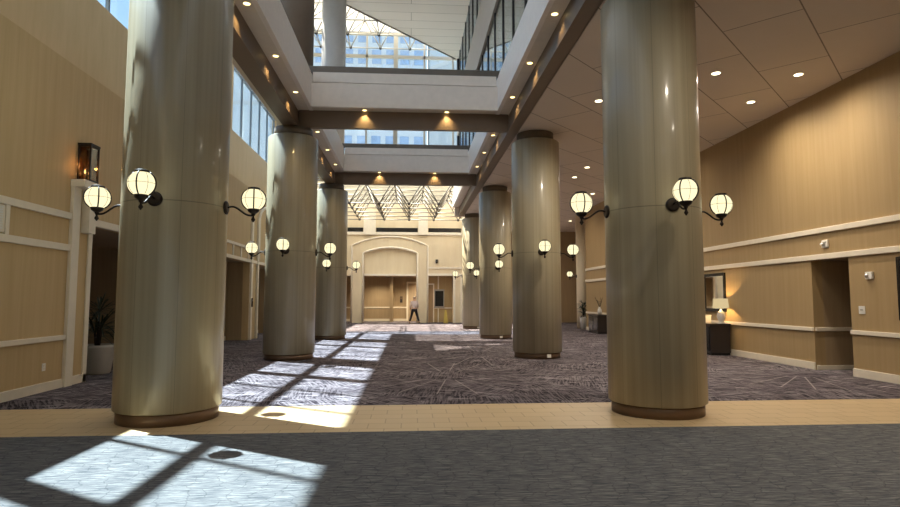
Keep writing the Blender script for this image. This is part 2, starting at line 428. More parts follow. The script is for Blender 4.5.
# ------------------------------------------------------------------ ceilings, beams, balcony edges
struct(MB().box(BX1+.24, 12, -9, 32.6, CZ, CZ+.12), 'ceiling', M['ceiling'], 'panelled ceiling over the right aisle, seams on the diagonal')
struct(MB().box(5.4, 12, 32.6, FAR, CZ, CZ+.12).box(5.35, 5.5, 32.6, FAR, CZ, 8.3).box(2.5, 5.5, 32.62, 32.74, CZ, 8.3), 'ceiling_far', M['ceiling'])
struct(MB().box(BX1, BX1+.24, -9, 32.6, 6.51, 7.0).box(BX1-.03, BX1+.26, -9, 32.6, CZ, 6.51), 'ceiling_beam_right', M['beam'], 'brown beam along the right side of the atrium')
struct(MB().box(BX0-.36, BX0, -9, 24.55, 6.51, 7.0).box(BX0-.36, BX0+.03, -9, 24.55, CZ, 6.51), 'ceiling_beam_left', M['beam'], 'brown beam along the left side of the atrium')
struct(MB().box(FX1+.02, BX1, -9, 32.6, SZ, 7.0), 'ceiling_soffit_right', M['soffit'], 'cream soffit strip on the right side')
struct(MB().box(BX0, FX0-.02, -9, 24.55, SZ, 7.0), 'ceiling_soffit_left', M['soffit'], 'cream soffit strip on the left side')
struct(MB().box(FX1, FX1+.10, -9, 32.6, SZ-.01, 7.43).box(FX1+.025, FX1+.12, -9, 32.6, 7.465, 7.76).box(FX1+.08, FX1+.11, -9, 32.6, 7.4, 7.5), 'balcony_edge_right', M['fascia'], 'white balcony edge on the right')
struct(MB().box(FX0-.10, FX0, -9, 23.4, SZ-.01, 7.43).box(FX0-.12, FX0-.025, -9, 23.4, 7.465, 7.76).box(FX0-.11, FX0-.08, -9, 23.4, 7.4, 7.5), 'balcony_edge_left', M['fascia'], 'white balcony edge on the left')
struct(MB().box(-3.76, -3.47, -9, 24.55, 6.56, 7.76), 'balcony_edge_outer', M['soffit'], 'cream outer edge of the left balcony')
struct(MB().box(FX1+.12, WR, -9, 32.6, 7.0, 7.1), 'gallery_floor', M['soffit'])
for nm, yc in (('first', Ys[1]), ('second', Ys[2])):
    f0, f1 = yc-.62, yc+.62
    struct(MB().box(BX0+.02, BX1-.02, yc-.26, yc-.13, CZ+.01, 7.0), 'ceiling_crossbeam', M['beam'], nm+' brown crossbeam over the atrium')
    struct(MB().box(FX0, FX1, f0+.02, f1-.02, SZ, 7.0), 'ceiling_crossbeam_soffit', M['soffit'])
    e = MB()
    for y, s in ((f0, 1), (f1, -1)):
        e.box(FX0, FX1, y, y+s*.10, SZ-.01, 7.43); e.box(FX0+.03, FX1-.03, y+s*.025, y+s*.12, 7.465, 7.74); e.box(FX0, FX1, y+s*.08, y+s*.11, 7.4, 7.5)
    struct(e, 'bridge_edge', M['fascia'], nm+' white bridge edge across the atrium')
    struct(MB().box(FX0-.1, FX1+.1, f0+.03, f0+.13, 7.74, 7.91).box(FX0-.1, FX1+.1, f1-.13, f1-.03, 7.74, 7.91), 'bridge_rail', M['rail'], 'dark rail capping the '+nm+' bridge')
# upper ceiling: flat boards, cut on the diagonal where the skylight begins
DX0, DY0, DX1, DY1 = -3.02, 25.83, 2.45, 31.5
poly = [(12, -9), (12, 31.7), (2.62, 31.7), (DX1, DY1), (DX0, DY0), (WU-.3, DY0-(DX0-(WU-.3))*1.036), (WU-.3, 20.0), (2.3, 20.0), (2.3, -9)]
struct(MB().prism_z(poly, UC, UC+.25), 'ceiling_upper', M['boards'], 'high boarded ceiling cut on the diagonal')
struct(MB().box(WU-.3, 2.3, -9, 20.0, UC+.1, UC+.14), 'window_10', M['frosted'], 'unseen frosted skylight added to fill the near atrium with light')  # unseen diffusing panel, added to bring fill light into the atrium
e = MB(); a = Vector((DX0-4.6, DY0-4.6*1.036, UC)); b = Vector((DX1, DY1, UC))
e.tube([a, b], .045, 6); struct(e, 'ceiling_upper_edge', M['neck'])
# gallery glazing on the right, above the balcony edge
gx = 2.62
g = MB()
y = 9.6
while y < 31.8:
    g.box(gx-.02, gx+.05, y-.025, y+.025, 7.76, 10.6); g.box(gx-.02, gx+.05, y-.025, y+.025, 12.55, UC); y += 1.6
g.box(gx-.05, gx+.10, 31.5, 31.8, 7.76, UC); g.box(gx-.02, gx+.05, -9, 31.6, 7.74, 7.80)
wi = struct(g, 'window_6', M['mull_dark'], 'black mullioned gallery window along the right of the atrium')
struct(MB().box(gx+.01, gx+.02, -9, 31.6, 7.78, 10.6), 'glass', M['glass_dark'], parent=wi)
struct(MB().box(gx+.01, gx+.02, -9, 31.6, 12.6, UC), 'glass', M['glass_dark'], parent=wi)
struct(MB().box(gx-.06, gx+.12, -9, 31.6, 10.6, 12.55), 'wall_gallery_band', plain('tan_gallery_band', (.40,.34,.28), .6), 'cream band between the gallery windows')
# end glazing of the upper atrium
EY = 31.7
g = MB()
xs = [-7.2]+[-.85+1.6*i for i in range(-4, 3)]+[2.62]
for x in xs: g.box(x-.05, x+.05, EY, EY+.1, 8.0, 16.4)
g.box(-.85-.12, -.85+.12, EY-.02, EY+.12, 8, 16.4)
for z in (8.0, 12.2, 15.0, 16.3): g.box(-7.2, 2.62, EY, EY+.1, z, z+.18)
wi = struct(g, 'window_7', M['truss'], 'glazed end wall of the upper atrium')
struct(MB().box(-7.2, 2.62, EY+.04, EY+.05, 8.0, 16.4), 'glass', M['glass'], parent=wi)

# ------------------------------------------------------------------ space frames
def space_frame(x0, nx, y0, ny, m, zb, zt, keep=lambda x, y: True, r=.03):
    ch, nd = MB(), MB()
    B = {}; Tn = {}
    for i in range(nx):
        for j in range(ny):
            x, y = x0+i*m, y0+j*m
            if keep(x, y): B[i, j] = Vector((x, y, zb))
            x, y = x+m/2, y-m/2
            if keep(x, y): Tn[i, j] = Vector((x, y, zt))
    def bar(a, b, rr=r): ch.tube([a, b], rr, 5)
    for (i, j), p in B.items():
        if (i+1, j) in B: bar(p, B[i+1, j])
        if (i, j+1) in B: bar(p, B[i, j+1])
        for di, dj in ((0,0), (-1,0), (0,1), (-1,1)):
            if (i+di, j+dj) in Tn: bar(p, Tn[i+di, j+dj])
        nd.sphere(p, .085, 8, 6)
    for (i, j), p in Tn.items():
        if (i+1, j) in Tn: bar(p, Tn[i+1, j])
        if (i, j+1) in Tn: bar(p, Tn[i, j+1])
        nd.sphere(p, .07, 8, 6)
    return ch, nd
mod = 1.62
ch, nd = space_frame(-6.55, 8, EY, 5, mod, 6.82, 8.0, lambda x, y: x < 2.4 or y > 33)
o = struct(ch, 'canopy_space_frame', M['truss_shaded'], 'tubular space frame under the low glass roof at the end'); struct(nd, 'frame_node', M['node'], parent=o)
gl = struct(MB().box(-7.2, 2.35, EY+.1, FAR, 8.2, 8.22).box(2.35, 5.35, 32.75, FAR, 8.2, 8.22), 'window_8', M['canopy_glass'], 'low glass roof at the end of the hall')
pl = MB()
for j in range(11):
    y = EY+.2+j*.8; pl.box(-7.2, 2.35 if y < 32.8 else 5.35, y-.05, y+.05, 8.06, 8.2)
struct(pl, 'purlin', M['truss'], parent=gl)
keep = lambda x, y: (y-DY0) > (x-DX0)*1.036-.5
ch, nd = space_frame(-3.27-1.6*2, 7, 31.0-1.6*7, 8, 1.6, 15.25, 16.4, keep)
o = struct(ch, 'upper_space_frame', M['truss'], 'tubular space frame under the high skylight'); struct(nd, 'frame_node', M['node'], parent=o)
sky = MB(); sky.prism_z([(DX1, DY1+.2), (DX0, DY0), (WU-.3, DY0-(DX0-(WU-.3))*1.036), (WU-.3, 31.8), (2.6, 31.8)], 16.55, 16.57)
struct(sky, 'window_9', M['sky_panel'], 'high glass skylight above the space frame')

# ------------------------------------------------------------------ far wall with its arch
Y0 = FAR; TH = .35
def arc(xa, xb, zs, zt, n=20):
    c = (xa+xb)/2; h = (xb-xa)/2; s = zt-zs; r = (h*h+s*s)/(2*s)
    return [(c+r*math.sin(t), zt-r+r*math.cos(t)) for t in [(-1+2*i/n)*math.asin(h/r) for i in range(n+1)]]
w = MB()
w.box(-12, -4.62, Y0, Y0+TH, 0, 8.4); w.box(-4.62, -3.95, Y0, Y0+TH, 3.2, 8.4)
w.box(-3.95, -3.16, Y0, Y0+TH, 0, 8.4); w.box(.50, 1.21, Y0, Y0+TH, 0, 8.4)
w.box(1.21, 2.95, Y0, Y0+TH, 3.2, 8.4); w.box(2.95, 5.2, Y0, Y0+TH, 0, 8.4)
top = arc(-3.16, .50, 4.75, 5.12)
w.prism_y(top+[(.50, 8.4), (-3.16, 8.4)], Y0, Y0+TH)
w.box(-3.16, .50, Y0+.2, Y0+.34, 3.3, 5.2)
struct(w, 'wall_far', M['far'], 'cream far wall with a broad arch')
struct(MB().box(5.2, 12, Y0, Y0+TH, 0, 8.4), 'wall_far_right', M['recess'], 'brown end wall of the right aisle')
w = MB(); w.box(-5.2, 3.2, 43, 43.2, 0, 3.3).box(-5.2, -5.0, Y0+TH, 43, 0, 3.3).box(3.0, 3.2, Y0+TH, 43, 0, 3.3).box(-5.2, 3.2, Y0+TH, 43.2, 3.22, 3.4)
w.box(-1.42, -1.2, 41.6, 43, 0, 3.22)
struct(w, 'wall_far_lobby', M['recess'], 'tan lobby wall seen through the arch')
struct(MB().box(1.21, 2.95, 40.9, 41.0, 0, 3.2), 'wall_far_niche', M['wall'], 'tan niche wall behind the black screen')
t = MB()
out = [(-3.93, 0)]+arc(-3.93, 1.21, 5.25, 5.86)+[(1.21, 0)]
t.tube([(x, Y0-.02, z) for x, z in out], .07, 6)
inn = [(-3.16, 0)]+arc(-3.16, .50, 4.75, 5.12)+[(.50, 0)]
t.tube([(x, Y0-.02, z) for x, z in inn], .08, 6)
t.box(-3.12, .46, Y0-.03, Y0+.2, 3.18, 3.33)
t.box(1.21, 5.2, Y0-.06, Y0, 3.68, 3.8); t.box(1.21, 5.2, Y0-.06, Y0, 3.2, 3.36)
t.box(2.95, 3.1, Y0-.08, Y0, 0, 3.36); t.box(3.45, 3.6, Y0-.08, Y0, 0, 3.36)
struct(t, 'trim_10', M['far_trim'], 'pale mouldings outlining the far arch')
t = MB(); t.box(-3.16, -2.35, Y0-.22, Y0, 5.98, 7.6); t.box(.56, 1.21, Y0-.22, Y0, 5.98, 7.6); t.box(3.55, 3.9, Y0-.22, Y0, 5.98, 7.6)
t.box(-7, 5.2, Y0-.1, Y0, 5.98, 6.17)
struct(t, 'trim_11', M['far_trim'], 'pale blocks high on the far wall', bevel=.01)
t = MB()
for a, b in ((-6.2, -3.2), (-2.31, .52), (1.25, 3.5)): t.box(a, b, Y0-.06, Y0-.005, 6.19, 6.47)
struct(t, 'trim_12', M['black'], 'dark slots high on the far wall')
t = MB(); t.box(-5, 2.95, 42.96, 43, .95, 1.05); t.box(-5, 3, 42.97, 43, 0, .18)
struct(t, 'trim_13', M['trim'], 'chair rail and skirting in the lobby')
d = struct(MB().box(-.12, .95, 42.94, 42.99, 0, 2.75), 'door_1', M['dark_recess'], 'dark door in the lobby behind the arch')
struct(MB().box(-.24, -.12, 42.9, 42.99, 0, 2.88).box(.95, 1.07, 42.9, 42.99, 0, 2.88).box(-.12, .95, 42.9, 42.99, 2.75, 2.88), 'door_frame', M['trim'], parent=d)
struct(MB().tube([(.82, 42.9, 1.0), (.82, 42.9, 1.25)], .03, 8), 'door_handle', M['steel'], parent=d)
d = struct(MB().box(1.3, 1.62, 40.8, 40.89, 0, 2.6), 'door_2', M['dark_recess'], 'narrow dark door in the right niche')
struct(MB().box(1.62, 1.7, 40.78, 40.9, 0, 2.7).box(1.24, 1.62, 40.78, 40.9, 2.6, 2.7), 'door_frame', M['far_trim'], parent=d)
struct(MB().box(1.95, 2.03, 40.82, 40.9, 0, 3.2).box(1.7, 2.95, 40.84, 40.9, .95, 1.03), 'trim_14', M['far_trim'])

# ------------------------------------------------------------------ columns
colname = {}
NAMES = [('front left', XL, 0), ('second left', XL, 1), ('third left', XL, 2), ('front right', XR, 0), ('second right', XR, 1), ('third right', XR, 2), ('fourth right', XR, 3)]
CLAB = {
 'front left': 'huge beige clad column on the stone band at the left, nearest of the left row',
 'second left': 'beige column behind the front left one, second of the left row',
 'third left': 'beige column farthest back in the left row, partly hidden by the second',
 'front right': 'huge beige clad column on the stone band at the right, nearest of the right row',
 'second right': 'beige column with an outlet on its base, second of the right row',
 'third right': 'beige column third in the right row, between the second and the farthest',
 'fourth right': 'beige column farthest back in the right row, near the far wall'}
proto = empty('column', (0,0,0))
MB().lathe([(R-.02, .155), (R, .17), (R, 6.01), (R-.03, 6.04)], 96).build('shaft', M['column'], proto)
MB().lathe([(R-.04, 0), (R-.04, .17)], 64).build('plinth', M['plinth'], proto)
MB().lathe([(.52, 6.02), (.52, CZ+.002)], 48).build('neck', M['neck'], proto)
cols = {}
for i, (nm, x, k) in enumerate(NAMES):
    c = proto if i == 0 else copy_tree(proto)
    c.location = (x, Ys[k], 0); cols[nm] = c
    tag(c, CLAB[nm], 'column', 'beige columns in two rows')
for nm, dx in (('second right', .17), ('third right', .12), ('fourth right', .12)):
    o = MB().box(-.06, .06, -.02, .012, .04, .13).build('outlet_plate', M['plug'], cols[nm], .004)
    aa = math.asin(dx/.6); o.location = ((R-.04)*math.sin(aa), -(R-.04)*math.cos(aa), 0); o.rotation_euler = (0,0,aa); o['label'] = 'white outlet plate'
# columns of the upper floor
for nm, k, mat, lab in (('second', 1, M['upcol_brown'], 'taupe round column on the upper floor beside the left balcony edge'), ('third', 2, M['upcol'], 'white round column on the upper floor behind the first bridge')):
    u = MB().lathe([(.5, 0), (.5, UC-7.0)], 48).build('upper_column', mat, None, 0, (XL, Ys[k], 7.0))
    tag(u, lab, 'column')

# ------------------------------------------------------------------ globe lamps on the columns
def make_lamp():
    r = empty('wall_lamp', (0,0,0))
    # local +x points away from the column, origin on the column face at bracket height
    MB().tube([(0,0,0), (.02,0,0), (.035,0,0)], [.095,.095,.07], 20).build('back_plate', M['iron'], r)
    pts = []
    for i in range(17):
        t = i/16; pts.append((.03+.355*t, 0, .012*math.sin(t*PI*1.0)+(-.10)*(t*t*(3-2*t))+.02*math.sin(t*2*PI)))
    a = MB().tube(pts, .014, 8); a.build('arm', M['iron'], r)
    cx, cz = .385, .122
    MB().lathe([(.0, -.20), (.012, -.19), (.03, -.165), (.018, -.14), (.012, -.12), (.03, -.09), (.022, -.06)], 14, (cx,0,0), True, False).tube([(cx,0,-.2),(cx,0,-.06)], .010, 8).build('finial', M['iron'], r)
    MB().lathe([(.03, cz-.205), (.070, cz-.175), (.086, cz-.141), (.080, cz-.137)], 24, (cx,0,0)).build('cup', M['iron'], r)
    MB().lathe([(.080, cz+.134), (.085, cz+.141), (.083, cz+.162), (.066, cz+.168)], 24, (cx,0,0)).build('top_cap', M['iron'], r)
    g = MB().sphere((cx,0,cz), .157, 32, 20).build('globe', M['globe'], r); g['label'] = 'glowing opal globe'
    cg = MB()
    for k in range(4):
        an = PI/4*0+k*PI/2
        cg.tube([(.164*math.cos(t)*math.cos(an), .164*math.cos(t)*math.sin(an), .164*math.sin(t)) for t in [(-.98+1.96*i/14) for i in range(15)]], .0095, 6)
    for z in (0.0,):
        rr = .1585
        cg.tube([(rr*math.cos(2*PI*i/32), rr*math.sin(2*PI*i/32), z) for i in range(32)], .0024, 5, True)
    for k in range(4):
        an = PI/4+k*PI/2
        cg.tube([(.1585*math.cos(t)*math.cos(an), .1585*math.cos(t)*math.sin(an), .1585*math.sin(t)) for t in [(-.95+1.9*i/14) for i in range(15)]], .0024, 5)
    cg.build('cage', M['iron'], r).location = (cx, 0, cz)
    return r
DIR = {'right': 0, 'back': PI/2, 'left': PI, 'front': -PI/2}
LAMPS = [
 ('front left', 'left', 'lit globe lamp reaching left from the front left column, beside the lantern pilaster'),
 ('front left', 'front', 'large lit globe lamp on the near face of the front left column'),
 ('front left', 'right', 'lit globe lamp on a curved arm reaching right from the front left column'),
 ('front left', 'back', 'globe lamp on the far face of the front left column'),
 ('second left', 'left', 'small lit globe lamp reaching left from the second left column before the alcoves'),
 ('second left', 'front', 'lit globe lamp on the near face of the second left column'),
 ('second left', 'right', 'lit globe lamp reaching right from the second left column'),
 ('third left', 'front', 'small globe lamp on the near face of the third left column'),
 ('third left', 'right', 'small globe lamp reaching right from the third left column before the arch'),
 ('front right', 'left', 'lit globe lamp on a curved arm reaching left from the front right column'),
 ('front right', 'front', 'large lit globe lamp on the near face of the front right column'),
 ('front right', 'right', 'lit globe lamp reaching right from the front right column against the tan wall'),
 ('second right', 'left', 'globe lamp reaching left from the second right column, in front of the third'),
 ('second right', 'front', 'lit globe lamp on the near face of the second right column'),
 ('second right', 'right', 'lit globe lamp reaching right from the second right column into the right aisle'),
 ('third right', 'left', 'small globe lamp reaching left from the third right column over the fourth'),
 ('third right', 'front', 'small lit globe lamp on the near face of the third right column, lower of two'),
 ('fourth right', 'left', 'tiny globe lamp reaching left from the fourth right column, before the far wall'),
 ('fourth right', 'front', 'tiny lit globe lamp on the near face of the fourth right column'),
]
lp = make_lamp(); first = True
XYC = {nm: (x, Ys[k]) for nm, x, k in NAMES}
CAGE = {('front left', 'left'): -58, ('front left', 'front'): -86, ('front left', 'right'): -75, ('front right', 'left'): -89, ('front right', 'front'): -140, ('front right', 'right'): -93}
def put_lamp(x, y, ang, rad, lab, rib=None):
    global first
    o = lp if first else copy_tree(lp); first = False
    o.location = (x+rad*math.cos(ang), y+rad*math.sin(ang), 2.875); o.rotation_euler = (0,0,ang)
    if rib is None: rib = math.degrees(math.atan2(-o.location.y, -o.location.x))+4
    for ch in o.children:
        if ch.name.startswith('cage'): ch.rotation_euler = (0,0,math.radians(rib)-ang)
    tag(o, lab, 'wall lamp', 'globe lamps on the columns')
for nm, d, lab in LAMPS:
    x, y = XYC[nm]; put_lamp(x, y, DIR[d], R-.004, lab, CAGE.get((nm, d)))
put_lamp(9.6, 31.9, PI, .338, 'tiny globe lamp on the slim round column ending the right aisle')

# ------------------------------------------------------------------ lights
def spot(x, y, z, power, color, size, blend, parent=None, rad=.06):
    l = bpy.data.lights.new('lamp_beam', 'SPOT'); l.energy = power; l.color = color; l.spot_size = math.radians(size); l.spot_blend = blend
    l.shadow_soft_size = rad
    o = bpy.data.objects.new('lamp_beam', l); COL.objects.link(o); o.location = (x, y, z)
    if parent: o.parent = parent
    return o
def make_downlight(r, lens):
    root = empty('downlight', (0,0,0))
    MB().lathe([(r, -.002), (r*1.22, -.006), (r*1.28, 0), (r*1.28, .002)], 28, (0,0,0), True, False).build('trim_ring', M['white'], root)
    MB().lathe([(.001, -.001), (r*1.01, -.001)], 28, (0,0,0), True, False).build('lens', lens, root)
    return root
WARM = (1, .89, .74)
CEIL = [(6.34, 11.4, 'lit recessed downlight in the right ceiling, just right of the front right column'),
        (8.1, 13.06, 'lit recessed downlight in the right ceiling, the lower of the right hand three'),
        (8.1, 11.35, 'lit recessed downlight in the right ceiling, nearest the top of the right wall'),
        (4.45, 13.23, 'ceiling downlight touching the left edge of the front right column'),
        (6.29, 20.11, 'ceiling downlight farther back on the right, nearer of a pair'),
        (6.32, 21.81, 'ceiling downlight farther back on the right, farther of a pair'),
        (8.11, 25.21, 'ceiling downlight far back on the right, just above a globe lamp'),
        (9.6, 34.2, 'tiny recessed downlight deepest in the right aisle ceiling')]
dl = make_downlight(.085, M['lens']); f = True
CP = 300
for x, y, lab in CEIL:
    o = dl if f else copy_tree(dl); f = False
    o.location = (x, y, CZ); tag(o, lab, 'ceiling light', 'recessed downlights in the right ceiling')
    spot(0, 0, -.02, CP if x < 7.5 else 50, WARM, 165, 1, o)
# unseen downlights without fittings, added to light the hall, behind the viewer and columns
for x, y in ((4.45, 5.4), (6.3, 3.6), (8.1, 5.3), (4.45, 0), (6.3, -3), (8.1, -.5), (8.1, 17.5), (8.1, 29.0), (4.45, 18.2), (6.3, 28.5)):
    spot(x, y, CZ-.02, CP if x < 7.5 else 50, WARM, 165, 1)
sl = make_downlight(.06, M['lens_gold']); f = True
def soffit_light(x, y, lab, p=26, col=(1,.70,.30)):
    global f
    o = sl if f else copy_tree(sl); f = False
    o.location = (x, y, SZ); tag(o, lab, 'ceiling light', 'small downlights in the balcony soffits')
    spot(0, 0, -.012, p, col, 92, .8, o, .02)
ORD = ('nearest', 'middle', 'farthest')
for side, x in (('right', 2.61), ('left', -2.89)):
    for bay, ys in (('first bay', (10.1, 12.32, 14.5)), ('second bay', (18.0, 20.2, 22.4))):
        for q, y in zip(ORD, ys):
            soffit_light(x, y, 'small gold downlight in the %s soffit, %s of three, %s' % (side, q, bay))
for nm, yc in (('first', Ys[1]), ('second', Ys[2])):
    for side, x in (('left', -1.27), ('right', 1.0)):
        soffit_light(x, yc-.345, 'small gold downlight above the %s crossbeam, the %s of two' % (nm, side))

sun = bpy.data.lights.new('sun', 'SUN'); sun.energy = 38; sun.angle = math.radians(.55); sun.color = (1, .99, .96)
so = bpy.data.objects.new('sun', sun); COL.objects.link(so)
so.rotation_euler = Vector((.455, -.305, -1)).to_track_quat('-Z', 'Y').to_euler()

wd = bpy.data.worlds.new('sky'); scn.world = wd; wd.use_nodes = True; nt = wd.node_tree
bg = nt.nodes['Background']
tc = nt.nodes.new('ShaderNodeTexCoord'); sp = nt.nodes.new('ShaderNodeSeparateXYZ'); L(nt, tc.outputs['Generated'], sp.inputs[0])
L(nt, ramp(nt, sp.outputs[2], [(0, (.25,.24,.22)), (.02, (.85,.92,1.0)), (.25, (.60,.78,1.0)), (.9, (.28,.50,.90))]), bg.inputs[0])
bg.inputs[1].default_value = 1.5

for x, y in ((-2.2, 41.6), (1.2, 42.2), (-.4, 41.2)): spot(x, y, 3.2, 480, (1,.86,.62), 140, 1)
# ------------------------------------------------------------------ things along the left wall
r = empty('wall_lantern', (WL+.13, 11.53, 3.84))
MB().box(-.12, .12, -.16, .16, 0, .04).build('base', M['iron'], r)
fr = MB()
for sx in (-1, 1):
    for sy in (-1, 1): fr.box(sx*.105-.013, sx*.105+.013, sy*.145-.013, sy*.145+.013, .04, .70)
fr.box(-.125, .125, -.165, .165, .70, .735)
for s in (-1, 1): fr.box(-.118, .118, s*.145-.01, s*.145+.01, .67, .70); fr.box(s*.105-.01, s*.105+.01, -.15, .15, .67, .70)
fr.build('frame', M['iron'], r)
gl = MB(); gl.box(-.102, -.098, -.14, .14, .04, .69); gl.box(.098, .102, -.14, .14, .04, .69); gl.box(-.1, .1, -.142, -.138, .04, .69); gl.box(-.1, .1, .138, .142, .04, .69)
gl.build('glass_pane', glass_mat('smoked_amber_glass', (.55,.45,.34), .06), r)
for cx, cy in ((-.02, -.07), (.03, .0), (-.02, .07)):
    c = MB().lathe([(.018, .04), (.018, .15)], 12, (cx,cy,0)).build('candle', M['ceramic'], r)
    MB().lathe([(.004, .15), (.016, .18), (.012, .21), (.002, .25)], 10, (cx,cy,0)).build('flame', M['candle'], c)
pl = bpy.data.lights.new('lantern_glow', 'POINT'); pl.energy = 12; pl.color = (1,.62,.28); pl.shadow_soft_size = .03
po = bpy.data.objects.new('lantern_glow', pl); COL.objects.link(po); po.parent = r; po.location = (0, 0, .32)
tag(r, 'tall dark framed wall lantern with candle glow on the cream pilaster', 'lantern')

r = empty('air_vent', (WL, 8.94, 2.62))
MB().box(0, .05, -.55, .49, .02, .44).build('frame', M['trim'], r, .006)
s = MB()
for i in range(9): s.box(.05, .062, -.48, .43, .065+i*.04, .09+i*.04)
s.build('louvre', M['white'], r)
tag(r, 'white louvred air vent between the rails at the left edge of the wall', 'vent')
r = empty('wall_outlet', (WL, 10.68, .36)); MB().box(0, .012, -.045, .045, 0, .13).build('plate', M['plug'], r, .003)
MB().box(.012, .016, -.02, .02, .025, .055).build('socket', M['trim'], r); MB().box(.012, .016, -.02, .02, .075, .105).build('socket', M['trim'], r)
tag(r, 'white electrical outlet low on the left wall below the chair rail', 'outlet')
r = empty('card_reader', (WL+.08, 23.65, 1.3)); MB().box(0, .04, -.05, .05, 0, .34).build('housing', M['black'], r, .008); MB().box(.04, .046, -.03, .03, .22, .3).build('display', M['steel'], r)
tag(r, 'small black reader on the cream pilaster between the left alcoves', 'card reader')

def blade(mb, base, az, el, ln, wd_, droop):
    n = 7; d = Vector((math.cos(az), math.sin(az), 0)); side = Vector((-math.sin(az), math.cos(az), 0))
    L_, R_ = [], []
    for i in range(n+1):
        t = i/n
        p = Vector(base)+d*(ln*t*math.cos(el))+Vector((0,0,ln*t*math.sin(el)-droop*ln*t*t))
        w2 = wd_*(math.sin(PI*min(1, .15+.85*(1-t)))**.7 if t < 1 else 0)*.5+.001
        L_.append(mb.bm.verts.new(p+side*w2+Vector((0,0,w2*.4)))); R_.append(mb.bm.verts.new(p-side*w2+Vector((0,0,w2*.4))))
        if i == 0: Cn = []
        Cn.append(mb.bm.verts.new(p))
    for i in range(n):
        mb.bm.faces.new((L_[i], L_[i+1], Cn[i+1], Cn[i])); mb.bm.faces.new((Cn[i], Cn[i+1], R_[i+1], R_[i]))
r = empty('potted_plant', (-6.75, 13.25, 0))
MB().lathe([(.25, 0), (.27, .03), (.345, .56), (.36, .62), (.33, .62), (.31, .54)], 40, (0,0,0), True, True).build('pot', M['pot'], r)
MB().lathe([(.001, .57), (.31, .57)], 24, (0,0,0), True, False).build('soil', M['soil'], r)
st = MB(); lv = MB()
for (tx, ty, th) in ((0, 0, 1.38), (.10, -.08, 1.05), (-.10, .06, .85)):
    st.tube([(tx*.4, ty*.4, .55), (tx*.8, ty*.8, .55+(th-.55)*.5), (tx, ty, th)], [.03,.026,.022], 8)
    for i in range(46):
        blade(lv, (tx, ty, th-.02+random.uniform(-.1, .05)), random.uniform(0, 2*PI), random.uniform(-.2, 1.35), random.uniform(.38, .62), random.uniform(.022, .035), random.uniform(.05, .45))
st.build('stem', M['soil'], r); lv.build('foliage', M['leaf'], r)
tag(r, 'spiky dark potted plant in a pale round planter inside the left opening', 'plant')

# ------------------------------------------------------------------ things along the right wall
# console table, lamp, mirror
TX0, TX1, TY0, TY1, TH_ = 8.55, 9.18, 16.2, 18.05, .90
r = empty('console_table', (0,0,0))
MB().box(TX0, TX1, TY0, TY1, TH_-.05, TH_).build('top', M['dark'], r, .006)
MB().box(TX0+.03, TX1-.01, TY0+.03, TY1-.03, .06, TH_-.05).build('cabinet_body', M['dark'], r, .006)
MB().box(TX0+.06, TX1-.02, TY0+.06, TY1-.06, 0, .06).build('base', M['black'], r)
for i in range(3):
    a = TY0+.08+i*.57
    d = MB().box(TX0+.012, TX0+.03, a, a+.53, .12, TH_-.10).build('door', M['black'], r, .004)
    MB().box(TX0+.0, TX0+.014, a+.48, a+.50, .45, .6).build('handle', M['steel'], d)
tag(r, 'dark wood console table against the right wall beside the front right column', 'table')
r = empty('table_lamp', (8.96, 16.32, TH_))
MB().lathe([(.10, 0), (.10, .02), (.06, .04), (.085, .1), (.12, .2), (.10, .3), (.04, .38), (.02, .42)], 28).build('base', M['ceramic'], r)
MB().tube([(0,0,.42), (0,0,.5)], .012, 8).build('stem', M['steel'], r)
MB().lathe([(.22, .44), (.19, .72)], 36, (0,0,0), True, False).build('lamp_shade', M['lamp_shade'], r)
pl = bpy.data.lights.new('table_lamp_glow', 'POINT'); pl.energy = 34; pl.color = (1,.66,.28); pl.shadow_soft_size = .04
po = bpy.data.objects.new('table_lamp_glow', pl); COL.objects.link(po); po.parent = r; po.location = (0, 0, .57)
tag(r, 'white table lamp with a lit drum shade on the dark console table', 'lamp')
r = empty('decor_box', (8.8, 17.1, TH_)); MB().box(-.14, .14, -.26, .26, 0, .2).build('body', M['ceramic'], r, .01); MB().box(-.15, .15, -.27, .27, .2, .24).build('lid', M['ceramic'], r, .008)
tag(r, 'pale lidded box on the console table beside the lamp', 'box')
r = empty('wall_mirror', (WR, 17.1, 1.23))
fm = MB(); fm.box(-.05, 0, -.62, -.53, 0, 1.15); fm.box(-.05, 0, .53, .62, 0, 1.15); fm.box(-.05, 0, -.53, .53, 0, .09); fm.box(-.05, 0, -.53, .53, 1.06, 1.15)
fm.build('frame', M['black'], r, .006); MB().box(-.03, -.02, -.53, .53, .09, 1.06).build('mirror_glass', M['mirror'], r)
tag(r, 'black framed mirror on the right wall above the dark console table', 'mirror')
# picture at the right edge
r = empty('framed_picture', (WR, 9.82, 1.2))
fm = MB(); fm.box(-.05, 0, -.62, -.56, 0, 1.2); fm.box(-.05, 0, .52, .6, 0, 1.2); fm.box(-.05, 0, -.56, .52, 0, .07); fm.box(-.05, 0, -.56, .52, 1.13, 1.2)
fm.build('frame', M['black'], r, .005); MB().box(-.03, -.02, -.56, .52, .07, 1.13).build('print', M['art'], r)
tag(r, 'black framed picture on the right wall cut by the right edge of the photo', 'picture')
